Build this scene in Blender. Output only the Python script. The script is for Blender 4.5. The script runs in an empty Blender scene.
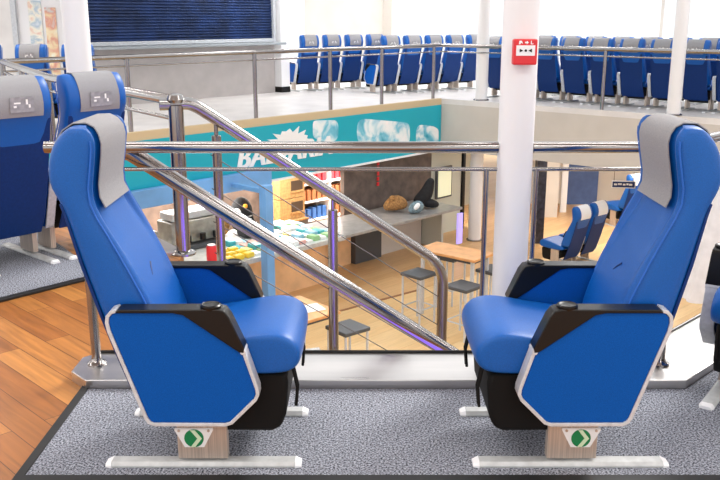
import bpy, bmesh, math, random
from mathutils import Vector, Matrix
from mathutils.geometry import tessellate_polygon

random.seed(7)
SC = bpy.context.scene
COL = SC.collection
PI = math.pi


# ------------------------------------------------------------------ materials
def lin(c):
    out = []
    for v in c[:3]:
        v = v / 255.0
        out.append(v / 12.92 if v <= 0.04045 else ((v + 0.055) / 1.055) ** 2.4)
    return (out[0], out[1], out[2], 1.0)


def new_mat(name):
    m = bpy.data.materials.new(name)
    m.use_nodes = True
    nt = m.node_tree
    return m, nt, nt.nodes['Principled BSDF']


def mat(name, col, rough=0.5, metal=0.0, spec=0.5, var=0.0, scale=40.0, bump=0.0, sheen=0.0, emit=0.0, coat=0.0):
    m, nt, b = new_mat(name)
    b.inputs['Base Color'].default_value = lin(col)
    b.inputs['Roughness'].default_value = rough
    b.inputs['Metallic'].default_value = metal
    b.inputs['Specular IOR Level'].default_value = spec
    b.inputs['Sheen Weight'].default_value = sheen
    b.inputs['Coat Weight'].default_value = coat
    if emit:
        b.inputs['Emission Color'].default_value = lin(col)
        b.inputs['Emission Strength'].default_value = emit
    if var or bump:
        tc = nt.nodes.new('ShaderNodeTexCoord')
        no = nt.nodes.new('ShaderNodeTexNoise')
        no.inputs['Scale'].default_value = scale
        no.inputs['Detail'].default_value = 4
        nt.links.new(tc.outputs['Object'], no.inputs['Vector'])
        if var:
            r = nt.nodes.new('ShaderNodeValToRGB')
            r.color_ramp.elements[0].position = 0.3
            r.color_ramp.elements[1].position = 0.7
            lo = [max(0, v * (1 - var)) for v in col]
            hi = [min(255, v * (1 + var)) for v in col]
            r.color_ramp.elements[0].color = lin(lo)
            r.color_ramp.elements[1].color = lin(hi)
            nt.links.new(no.outputs['Fac'], r.inputs['Fac'])
            nt.links.new(r.outputs['Color'], b.inputs['Base Color'])
        if bump:
            bp = nt.nodes.new('ShaderNodeBump')
            bp.inputs['Strength'].default_value = bump
            bp.inputs['Distance'].default_value = 0.002
            nt.links.new(no.outputs['Fac'], bp.inputs['Height'])
            nt.links.new(bp.outputs['Normal'], b.inputs['Normal'])
    return m


def brushed(name, col, rough, stretch, var=0.12, metal=1.0):
    """Metal with a stretched grain."""
    m, nt, b = new_mat(name)
    b.inputs['Metallic'].default_value = metal
    tc = nt.nodes.new('ShaderNodeTexCoord')
    mp = nt.nodes.new('ShaderNodeMapping')
    mp.inputs['Scale'].default_value = stretch
    no = nt.nodes.new('ShaderNodeTexNoise')
    no.inputs['Scale'].default_value = 1.0
    no.inputs['Detail'].default_value = 3
    r = nt.nodes.new('ShaderNodeValToRGB')
    r.color_ramp.elements[0].position = 0.3
    r.color_ramp.elements[1].position = 0.7
    r.color_ramp.elements[0].color = lin([v * (1 - var) for v in col])
    r.color_ramp.elements[1].color = lin([min(255, v * (1 + var)) for v in col])
    mr = nt.nodes.new('ShaderNodeMapRange')
    mr.inputs['To Min'].default_value = rough * 0.75
    mr.inputs['To Max'].default_value = rough * 1.3
    nt.links.new(tc.outputs['Object'], mp.inputs['Vector'])
    nt.links.new(mp.outputs['Vector'], no.inputs['Vector'])
    nt.links.new(no.outputs['Fac'], r.inputs['Fac'])
    nt.links.new(no.outputs['Fac'], mr.inputs['Value'])
    nt.links.new(r.outputs['Color'], b.inputs['Base Color'])
    nt.links.new(mr.outputs['Result'], b.inputs['Roughness'])
    return m


def carpet_mat(name, dark, light):
    m, nt, b = new_mat(name)
    b.inputs['Roughness'].default_value = 0.95
    b.inputs['Specular IOR Level'].default_value = 0.1
    tc = nt.nodes.new('ShaderNodeTexCoord')
    no = nt.nodes.new('ShaderNodeTexNoise')
    no.inputs['Scale'].default_value = 135
    no.inputs['Detail'].default_value = 2
    no.inputs['Roughness'].default_value = 0.7
    r = nt.nodes.new('ShaderNodeValToRGB')
    r.color_ramp.elements[0].position = 0.36
    r.color_ramp.elements[1].position = 0.66
    r.color_ramp.elements[0].color = lin(dark)
    r.color_ramp.elements[1].color = lin(light)
    bp = nt.nodes.new('ShaderNodeBump')
    bp.inputs['Strength'].default_value = 0.5
    bp.inputs['Distance'].default_value = 0.003
    nt.links.new(tc.outputs['Object'], no.inputs['Vector'])
    nt.links.new(no.outputs['Fac'], r.inputs['Fac'])
    nt.links.new(r.outputs['Color'], b.inputs['Base Color'])
    nt.links.new(no.outputs['Fac'], bp.inputs['Height'])
    nt.links.new(bp.outputs['Normal'], b.inputs['Normal'])
    return m


def wood_floor_mat(name, c1, c2, seam, plank_w, plank_l, rot, rough=0.4, grain=0.5):
    m, nt, b = new_mat(name)
    b.inputs['Roughness'].default_value = rough
    tc = nt.nodes.new('ShaderNodeTexCoord')
    mp = nt.nodes.new('ShaderNodeMapping')
    mp.inputs['Rotation'].default_value = (0, 0, rot)
    br = nt.nodes.new('ShaderNodeTexBrick')
    br.inputs['Scale'].default_value = 1.0
    br.inputs['Brick Width'].default_value = plank_l
    br.inputs['Row Height'].default_value = plank_w
    br.inputs['Mortar Size'].default_value = 0.0018
    br.inputs['Mortar Smooth'].default_value = 0.2
    br.inputs['Bias'].default_value = 0.0
    br.offset = 0.37
    br.inputs['Color1'].default_value = lin(c1)
    br.inputs['Color2'].default_value = lin(c2)
    br.inputs['Mortar'].default_value = lin(seam)
    mp2 = nt.nodes.new('ShaderNodeMapping')
    mp2.inputs['Scale'].default_value = (2.2, 26, 1)
    no = nt.nodes.new('ShaderNodeTexNoise')
    no.inputs['Scale'].default_value = 1.0
    no.inputs['Detail'].default_value = 6
    no.inputs['Distortion'].default_value = 0.8
    r = nt.nodes.new('ShaderNodeValToRGB')
    r.color_ramp.elements[0].position = 0.3
    r.color_ramp.elements[1].position = 0.75
    r.color_ramp.elements[0].color = (1 - grain, 1 - grain, 1 - grain, 1)
    r.color_ramp.elements[1].color = (1.0, 1.0, 1.0, 1)
    mx = nt.nodes.new('ShaderNodeMix')
    mx.data_type = 'RGBA'
    mx.blend_type = 'MULTIPLY'
    mx.inputs[0].default_value = 1.0
    nt.links.new(tc.outputs['Object'], mp.inputs['Vector'])
    nt.links.new(mp.outputs['Vector'], br.inputs['Vector'])
    nt.links.new(mp.outputs['Vector'], mp2.inputs['Vector'])
    nt.links.new(mp2.outputs['Vector'], no.inputs['Vector'])
    nt.links.new(no.outputs['Fac'], r.inputs['Fac'])
    nt.links.new(br.outputs['Color'], mx.inputs[6])
    nt.links.new(r.outputs['Color'], mx.inputs[7])
    nt.links.new(mx.outputs[2], b.inputs['Base Color'])
    return m


def blotch_mat(name, cols, scale, rough=0.5):
    m, nt, b = new_mat(name)
    b.inputs['Roughness'].default_value = rough
    tc = nt.nodes.new('ShaderNodeTexCoord')
    no = nt.nodes.new('ShaderNodeTexNoise')
    no.inputs['Scale'].default_value = scale
    no.inputs['Detail'].default_value = 3
    no.inputs['Distortion'].default_value = 0.5
    r = nt.nodes.new('ShaderNodeValToRGB')
    while len(r.color_ramp.elements) < len(cols):
        r.color_ramp.elements.new(0.5)
    n = len(cols)
    for i, c in enumerate(cols):
        r.color_ramp.elements[i].position = 0.3 + 0.4 * i / max(1, n - 1)
        r.color_ramp.elements[i].color = lin(c)
    nt.links.new(tc.outputs['Object'], no.inputs['Vector'])
    nt.links.new(no.outputs['Fac'], r.inputs['Fac'])
    nt.links.new(r.outputs['Color'], b.inputs['Base Color'])
    return m


def glass_mat(name, tint=(245, 250, 250), gloss=0.08):
    m = bpy.data.materials.new(name)
    m.use_nodes = True
    nt = m.node_tree
    nt.nodes.remove(nt.nodes['Principled BSDF'])
    tr = nt.nodes.new('ShaderNodeBsdfTransparent')
    tr.inputs['Color'].default_value = lin(tint)
    gl = nt.nodes.new('ShaderNodeBsdfGlossy')
    gl.inputs['Roughness'].default_value = 0.05
    mx = nt.nodes.new('ShaderNodeMixShader')
    mx.inputs[0].default_value = gloss
    nt.links.new(tr.outputs[0], mx.inputs[1])
    nt.links.new(gl.outputs[0], mx.inputs[2])
    nt.links.new(mx.outputs[0], nt.nodes['Material Output'].inputs['Surface'])
    return m


M = {}
M['blue'] = mat('blue_upholstery', (0, 86, 168), 0.42, spec=0.4, var=0.07, scale=300, bump=0.15)
M['blue_panel'] = mat('blue_panel_cloth', (0, 80, 166), 0.65, spec=0.15, var=0.08, scale=320, bump=0.15)
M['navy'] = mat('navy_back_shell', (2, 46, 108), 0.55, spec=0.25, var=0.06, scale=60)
M['piping'] = mat('blue_piping', (24, 96, 190), 0.5)
M['crease'] = mat('dark_blue_crease', (4, 40, 100), 0.6)
M['grey_cloth'] = mat('grey_headrest_cloth', (150, 150, 153), 0.9, spec=0.1, var=0.05, scale=250, bump=0.3)
M['pocket'] = mat('clear_pocket', (150, 150, 155), 0.2, spec=0.6, var=0.1, scale=30)
M['paper'] = mat('white_paper', (240, 240, 240), 0.7)
M['black'] = mat('black_plastic', (10, 10, 11), 0.34, spec=0.4, var=0.2, scale=80, bump=0.1)
M['black_cloth'] = mat('black_seat_shell', (12, 12, 13), 0.75, spec=0.25)
M['alu'] = mat('satin_aluminium', (200, 204, 210), 0.4, metal=0.12, var=0.05, scale=50)
M['alu_white'] = mat('pale_floor_rail', (192, 194, 194), 0.45, metal=0.15, var=0.05, scale=30)
M['pedestal'] = brushed('brushed_pedestal', (198, 184, 172), 0.42, (160, 160, 3), 0.1, 0.5)
M['steel'] = mat('polished_steel', (156, 153, 152), 0.17, metal=1.0)
M['steel2'] = brushed('sheet_steel', (196, 192, 188), 0.3, (2, 140, 140), 0.08)
M['sill'] = brushed('stainless_sill', (206, 202, 200), 0.3, (1.0, 9, 5), 0.05)
M['white_paint'] = mat('white_paint', (238, 238, 240), 0.4)
M['green'] = mat('green_sign', (0, 132, 78), 0.5)
M['pale_green'] = mat('pale_green_sign', (214, 238, 205), 0.5)
M['red'] = mat('red_plastic', (222, 40, 48), 0.4)
M['carpet'] = carpet_mat('grey_carpet', (26, 30, 40), (186, 190, 202))
M['rubber'] = mat('black_rubber', (22, 22, 23), 0.6)
M['wood'] = wood_floor_mat('orange_wood_floor', (204, 138, 68), (164, 100, 44), (82, 46, 22), 0.13, 1.3, PI / 4, 0.42, 0.45)
M['deck_floor'] = mat('pale_deck_floor', (226, 223, 221), 0.3, var=0.04, scale=2)
M['lower_floor'] = wood_floor_mat('lower_wood_floor', (244, 208, 152), (236, 194, 134), (206, 160, 108), 0.2, 1.6, -PI / 4, 0.4, 0.16)
M['beige'] = mat('beige_panel', (206, 200, 192), 0.6, var=0.02, scale=2)
M['tan'] = mat('tan_edge', (206, 186, 150), 0.5)
M['grey_wall'] = mat('grey_counter_front', (176, 170, 168), 0.6, var=0.04, scale=3)
M['teal'] = mat('teal_sign', (0, 160, 180), 0.45, emit=0.12)  # faint glow added to brighten the dark sign face
M['cloud'] = blotch_mat('cloud_print', [(20, 150, 180), (120, 200, 225), (230, 245, 250), (250, 252, 255)], 3.2)
M['sign_white'] = mat('sign_white', (244, 246, 248), 0.5)
M['light_blue'] = mat('light_blue_frame', (112, 168, 226), 0.4, var=0.1, scale=1.5)
M['dark_wall'] = mat('brown_grey_wall', (98, 86, 80), 0.6, var=0.18, scale=5)
M['green_grey'] = mat('green_grey_wall', (196, 200, 190), 0.6)
M['shutter'] = mat('navy_shutter', (30, 52, 96), 0.35, metal=0.3, spec=0.5, var=0.25, scale=2.5)
M['shelf_grey'] = mat('grey_ledge', (150, 158, 164), 0.3, spec=0.6)
M['counter_top'] = mat('grey_counter_top', (150, 148, 146), 0.3, var=0.08, scale=8)
M['display'] = mat('white_display_top', (220, 226, 224), 0.25, var=0.06, scale=6)
M['crate'] = mat('wooden_crate', (156, 124, 78), 0.7, var=0.12, scale=20)
M['crate_dark'] = mat('dark_opening', (58, 42, 26), 0.8)
M['table_top'] = mat('orange_wood_top', (222, 162, 104), 0.4, var=0.06, scale=8)
M['dark_grey'] = mat('dark_grey_seat', (74, 76, 80), 0.5)
M['purple'] = mat('added_violet_glow', (148, 116, 255), 0.5, emit=2.4)  # glow added to tint the stair metal violet
M['lavender'] = mat('lavender_lamp', (176, 160, 245), 0.5, emit=0.8)
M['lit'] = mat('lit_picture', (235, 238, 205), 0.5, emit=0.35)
M['window_glass'] = glass_mat('window_glass', (252, 254, 254), 0.04)
M['wire'] = mat('steel_wire', (84, 80, 80), 0.5, metal=0.3)
M['dark_pillar'] = mat('dark_speckled_pillar', (52, 52, 62), 0.4, var=0.3, scale=14)
M['blue_door'] = mat('steel_blue_door', (74, 98, 148), 0.5, var=0.06, scale=8)
M['poster_a'] = blotch_mat('poster_pale', [(235, 238, 242), (180, 200, 215), (245, 240, 225), (225, 170, 150)], 5)
M['poster_b'] = blotch_mat('poster_warm', [(248, 242, 222), (244, 220, 180), (226, 160, 140), (220, 214, 210)], 5)
M['base_wood'] = mat('wood_veneer', (236, 192, 146), 0.35, var=0.06, scale=4)
M['zone'] = wood_floor_mat('shop_floor_zone', (226, 184, 132), (214, 168, 114), (190, 142, 92), 0.2, 1.6, -PI / 4, 0.35, 0.16)
M['drape'] = mat('white_sheet', (236, 236, 242), 0.7, var=0.03, scale=6)


# ------------------------------------------------------------------ mesh builder
class MB:
    def __init__(self):
        self.bm = bmesh.new()

    def box(self, c, s, rz=0.0, rot=None):
        R = rot if rot is not None else Matrix.Rotation(rz, 3, 'Z')
        vs = []
        for dx in (-1, 1):
            for dy in (-1, 1):
                for dz in (-1, 1):
                    vs.append(self.bm.verts.new(Vector(c) + R @ Vector((dx * s[0] / 2, dy * s[1] / 2, dz * s[2] / 2))))
        for f in ((0, 1, 3, 2), (4, 6, 7, 5), (0, 4, 5, 1), (2, 3, 7, 6), (0, 2, 6, 4), (1, 5, 7, 3)):
            self.bm.faces.new([vs[i] for i in f])
        return self

    def prism(self, poly, a, b, fn):
        """poly of 2D points extruded from a to b; fn(u, v, w) -> 3D."""
        A = [self.bm.verts.new(Vector(fn(p[0], p[1], a))) for p in poly]
        B = [self.bm.verts.new(Vector(fn(p[0], p[1], b))) for p in poly]
        n = len(poly)
        for i in range(n):
            j = (i + 1) % n
            self.bm.faces.new((A[i], A[j], B[j], B[i]))
        for tri in tessellate_polygon([[Vector((p[0], p[1], 0)) for p in poly]]):
            self.bm.faces.new([A[i] for i in tri])
            self.bm.faces.new([B[i] for i in tri])
        return self

    def flat(self, poly, a, b):
        return self.prism(poly, a, b, lambda u, v, w: (u, v, w))

    def side(self, poly, a, b):
        return self.prism(poly, a, b, lambda u, v, w: (u, w, v))

    def loft(self, rings, caps=True):
        R = [[self.bm.verts.new(Vector(p)) for p in r] for r in rings]
        n = len(R[0])
        for i in range(len(R) - 1):
            for k in range(n):
                j = (k + 1) % n
                self.bm.faces.new((R[i][k], R[i][j], R[i + 1][j], R[i + 1][k]))
        if caps:
            self.bm.faces.new(R[0])
            self.bm.faces.new(list(reversed(R[-1])))
        return self

    def tube(self, pts, r, seg=12):
        pts = [Vector(p) for p in pts]
        n = len(pts)
        t0 = (pts[1] - pts[0]).normalized()
        up = Vector((0, 0, 1)) if abs(t0.z) < 0.9 else Vector((1, 0, 0))
        nrm = (up - t0 * up.dot(t0)).normalized()
        rings = []
        for i in range(n):
            if i == 0:
                t = t0
            elif i == n - 1:
                t = (pts[-1] - pts[-2]).normalized()
            else:
                t = ((pts[i] - pts[i - 1]).normalized() + (pts[i + 1] - pts[i]).normalized()).normalized()
            nrm = (nrm - t * nrm.dot(t)).normalized()
            bi = t.cross(nrm)
            k = 1.0
            if 0 < i < n - 1:
                k = 1.0 / max(0.5, t.dot((pts[i] - pts[i - 1]).normalized()))
            rr = r[i] if isinstance(r, (list, tuple)) else r
            rings.append([pts[i] + (nrm * math.cos(2 * PI * q / seg) + bi * math.sin(2 * PI * q / seg)) * rr for q in range(seg)])
        return self.loft(rings)

    def lathe(self, prof, c, seg=20):
        """prof: (radius, z) from the bottom up."""
        rings = [[(c[0] + max(r, 1e-4) * math.cos(2 * PI * k / seg), c[1] + max(r, 1e-4) * math.sin(2 * PI * k / seg), c[2] + z)
                  for k in range(seg)] for r, z in prof]
        return self.loft(rings)

    def band(self, path, y0, y1, t):
        """A flat strip of thickness t following a path in (x, z), from y0 to y1."""
        n = len(path)
        rings = []
        for i, p in enumerate(path):
            a = Vector(path[max(0, i - 1)])
            b = Vector(path[min(n - 1, i + 1)])
            d = (b - a).normalized()
            nv = Vector((d.y, -d.x)) * t
            rings.append([(p[0], y0, p[1]), (p[0], y1, p[1]), (p[0] + nv.x, y1, p[1] + nv.y), (p[0] + nv.x, y0, p[1] + nv.y)])
        return self.loft(rings)

    def build(self, name, m, parent=None, smooth=False, bevel=0.0, subsurf=0, kind=None, angle=40):
        bmesh.ops.recalc_face_normals(self.bm, faces=self.bm.faces)
        me = bpy.data.meshes.new(name)
        self.bm.to_mesh(me)
        self.bm.free()
        me.materials.append(m)
        o = bpy.data.objects.new(name, me)
        COL.objects.link(o)
        if parent is not None:
            o.parent = parent
        if bevel:
            bv = o.modifiers.new('bevel', 'BEVEL')
            bv.width = bevel
            bv.segments = 2
            bv.limit_method = 'ANGLE'
            bv.angle_limit = math.radians(35)
        if subsurf:
            sb = o.modifiers.new('subsurf', 'SUBSURF')
            sb.levels = subsurf
            sb.render_levels = subsurf
        if smooth:
            for p in me.polygons:
                p.use_smooth = True
            if not subsurf:
                try:
                    me.set_sharp_from_angle(angle=math.radians(angle))
                except Exception:
                    pass
        if kind:
            o['kind'] = kind
        return o


def tag(o, label=None, cat=None, group=None):
    if label:
        o['label'] = label
    if cat:
        o['category'] = cat
    if group:
        o['group'] = group
    return o


def thing(name, label, cat, loc=(0, 0, 0), rz=0.0, group=None):
    o = bpy.data.objects.new(name, None)
    o.empty_display_size = 0.1
    COL.objects.link(o)
    o.location = loc
    o.rotation_euler = (0, 0, rz)
    return tag(o, label, cat, group)


def dup(root, loc, rz, label, group=None):
    def cp(o, parent):
        c = o.copy()
        COL.objects.link(c)
        if parent is not None:
            c.parent = parent
        for ch in [x for x in SC.objects if x.parent == o]:
            cp(ch, c)
        return c
    r = cp(root, None)
    r.location = loc
    r.rotation_euler = (0, 0, rz)
    tag(r, label, None, group)
    return r


ORD = ['first', 'second', 'third', 'fourth', 'fifth', 'sixth', 'seventh', 'eighth', 'ninth', 'tenth', 'eleventh', 'twelfth']

# ------------------------------------------------------------------ camera
cam = bpy.data.cameras.new('camera')
cam.sensor_fit = 'HORIZONTAL'
cam.sensor_width = 36.0
cam.lens = 36.0 * 850 / 720
cam.clip_end = 200
co = bpy.data.objects.new('camera', cam)
COL.objects.link(co)
co.location = (0, 0, 1.54)
co.rotation_euler = (PI / 2 - math.atan(222 / 850), 0, 0)
SC.camera = co

# ------------------------------------------------------------------ the setting
FZ = -0.012          # upper deck floor; the carpets lie on it with their top at 0
LZ = -2.9            # lower deck floor
A = (-4.3, 10.65)    # corners of the opening in the deck
C = (1.6, 17.1)
B = (8.85, 10.92)
E1 = (-1.2, 5.57)
E2 = (-2.8, 7.8)
N0 = (-1.2, 3.69)
N1 = (1.27, 3.69)


def on(p, q, t, off=0.0):
    """A point at t metres along p->q, off metres to its left."""
    d = Vector((q[0] - p[0], q[1] - p[1])).normalized()
    return (p[0] + d.x * t - d.y * off, p[1] + d.y * t + d.x * off)


def flat_floor(name, poly, z, th, m):
    return MB().flat(poly, z - th, z).build(name, m, kind='structure')


flat_floor('floor', [(-12, -1.5), (14, -1.5), (14, 9.0), (6.58, 9.0), N1, N0, E1, E2, (-3.43, 9.0), (-12, 9.0)], FZ, 0.1, M['wood'])
flat_floor('floor_far', [(-14, 9.0), (-3.43, 9.0), A, C, B, (6.58, 9.0), (14, 9.0), (16, 30), (-14, 30)], FZ, 0.1, M['deck_floor'])
flat_floor('floor_lower', [(-14, -1), (16, -1), (16, 30), (-14, 30)], LZ, 0.1, M['lower_floor'])

# deck edge panels around the opening
k = 0
for (p, q) in ((N0, N1), (N1, B), (B, C), (C, A), (A, E2), (E2, E1), (E1, N0)):
    k += 1
    d = Vector((q[0] - p[0], q[1] - p[1]))
    L = d.length
    # the opening lies to the left of p->q, the panel stands to its right
    poly = [on(p, q, 0, 0), on(p, q, L, 0), on(p, q, L, -0.1), on(p, q, 0, -0.1)]
    MB().flat(poly, -1.02, FZ - 0.1).build('trim_%d' % k, M['beige'], kind='structure')
# tan edge strip that caps the deck above the sign
L = (Vector(A) - Vector(C)).length
MB().flat([on(C, A, 0.0, 0.03), on(C, A, L, 0.03), on(C, A, L, -0.05), on(C, A, 0, -0.05)], -0.13, FZ + 0.006).build('trim_9', M['tan'], kind='structure')

# carpets
MB().flat([(-1.165, 2.655), (6.4, 2.655), (6.4, 6.35), (4.38, 6.35), (1.40, 3.37), (-1.165, 3.37)], FZ, 0.0).build('floor_carpet', M['carpet'], kind='structure')
e = MB()
e.flat([(-1.2, 2.59), (6.4, 2.59), (6.4, 2.655), (-1.165, 2.655), (-1.165, 3.37), (-1.2, 3.42)], FZ, 0.004)
e.build('trim_10', M['rubber'], bevel=0.003, kind='structure')
D45 = Vector((0.66, 0.75)).normalized()
c0 = Vector((-1.62, 5.08))
c1 = c0 - D45 * 4.6
c2 = Vector((-2.95, 6.95))
c3 = c2 - D45 * 4.6
nn = Vector((-D45.y, D45.x))
poly = [tuple(c1), tuple(c0), tuple(c2), (c2.x - 3.0, c2.y + 0.4), (c1.x - 2.4, c1.y + 2.6)]
MB().flat(poly, FZ, 0.0).build('floor_carpet_aft', M['carpet'], kind='structure')
w = 0.05
poly = [tuple(c1 - nn * w), tuple(c0 - nn * w + D45 * w), tuple(c0 + D45 * 0.0), tuple(c1)]
MB().flat(poly, FZ, 0.004).build('trim_11', M['rubber'], bevel=0.003, kind='structure')

# stainless threshold under the railing
sl = MB()
sl.flat([(-1.27, 3.47), (-1.18, 3.374), (1.40, 3.374), (4.4, 6.374), (4.18, 6.60), (1.27, 3.69), (-1.2, 3.69), (-1.27, 3.63)], FZ, 0.038)
sill = sl.build('trim_12', M['sill'], bevel=0.004, kind='structure')
MB().tube([(-1.2, 3.685, 0.043), (1.27, 3.685, 0.043), (4.18, 6.595, 0.043)], 0.007, 8).build('sill_edge_strip', M['black'], sill, smooth=True)
p = [on(E2, E1, 0, 0.0), on(E2, E1, 2.745, 0.0), on(E2, E1, 2.745, -0.18), on(E2, E1, 0, -0.18)]
MB().flat(p, FZ, 0.012).build('trim_13', M['sill'], kind='structure')


# ------------------------------------------------------------------ the seats
W = 0.215
ST0 = [  # z, back, front, recess of the middle
    (0.42, -0.285, -0.105, 0.0), (0.48, -0.305, -0.112, 0.0), (0.56, -0.331, -0.138, 0.002), (0.65, -0.357, -0.175, 0.006),
    (0.74, -0.383, -0.217, 0.01), (0.84, -0.409, -0.266, 0.012), (0.91, -0.427, -0.304, 0.006), (0.955, -0.444, -0.319, 0.002),
    (0.995, -0.468, -0.320, 0.0), (1.04, -0.474, -0.313, 0.0), (1.09, -0.468, -0.305, 0.0), (1.135, -0.452, -0.299, 0.0),
    (1.168, -0.430, -0.302, 0.003), (1.190, -0.405, -0.316, 0.004), (1.203, -0.38, -0.338, 0.002)]
ST = ST0


def back_ring(z, pb, pf, rc, w=W):
    th_ = pf - pb
    gv = 0.045 * max(0.0, min(1.0, (z - 0.76) / 0.2)) * min(1.0, th_ / 0.1)
    half = [(pb, 0.0), (pb, w * 0.5), (pb, w - 0.05), (pb + 0.010, w - 0.014), (pb + 0.035, w)]
    th = pf - pb
    if th < 0.09:
        half = [(pb, 0.0), (pb, w * 0.5), (pb, w - 0.05), (pb + th * 0.12, w - 0.016), (pb + th * 0.35, w - 0.004)]
    fr = [(pf - min(0.035, th * 0.35), w - (0.0 if th >= 0.09 else 0.004)), (pf - min(0.008, th * 0.1), w - 0.012), (pf, w - 0.028), (pf - rc * 0.25 - gv * 0.5, w - 0.042),
          (pf - rc * 0.85 - gv, w - 0.055), (pf - rc, w - 0.078), (pf - rc, w * 0.3), (pf - rc, 0.0)]
    h = half + fr
    ring = [(p, y, z) for p, y in h]
    ring += [(p, -y, z) for p, y in reversed(h[1:-1])]
    return ring


def interp(z):
    for a, b in zip(ST, ST[1:]):
        if a[0] <= z <= b[0]:
            t = (z - a[0]) / (b[0] - a[0])
            return [a[i] + (b[i] - a[i]) * t for i in range(4)]
    return list(ST[-1] if z > 1 else ST[0])


def arm(t, s):
    """An armrest panel on side s (+1 or -1)."""
    y0, y1 = sorted((s * 0.235, s * 0.285))
    out = [(-0.246, 0.601), (-0.262, 0.597), (-0.273, 0.584), (-0.276, 0.565), (-0.271, 0.535), (-0.168, 0.222), (-0.161, 0.210), (-0.148, 0.203), (0.095, 0.202), (0.112, 0.207), (0.196, 0.293), (0.203, 0.308), (0.202, 0.325), (0.158, 0.47)]
    core = out + [(0.112, 0.59), (0.095, 0.601)]
    a = MB().side(core, y0, y1).build('armrest', M['blue_panel'], t, bevel=0.004)
    MB().band(out, y0 - 0.004, y1 + 0.004, 0.012).build('trim', M['alu'], a, smooth=True, bevel=0.0015)
    cap = [(-0.25, 0.6), (-0.25, 0.606), (-0.24, 0.612), (0.085, 0.613), (0.108, 0.607), (0.124, 0.585), (0.17, 0.477), (0.168, 0.46), (0.152, 0.462), (-0.03, 0.594), (-0.06, 0.6)]
    MB().side(cap, y0 - 0.008, y1 + 0.008).build('arm_pad', M['black'], a, bevel=0.005, smooth=True)
    MB().lathe([(0.030, -0.008), (0.035, 0.004), (0.035, 0.012), (0.030, 0.016), (0.026, 0.013), (0.010, 0.013)], (0.06, s * 0.26, 0.607), 18).build('ashtray_lid', M['black'], a, smooth=True)
    MB().tube([(0.165, y0 - 0.007, 0.462), (0.165, y1 + 0.007, 0.462)], 0.009, 10).build('clip', M['alu'], a, smooth=True)
    return a


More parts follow.
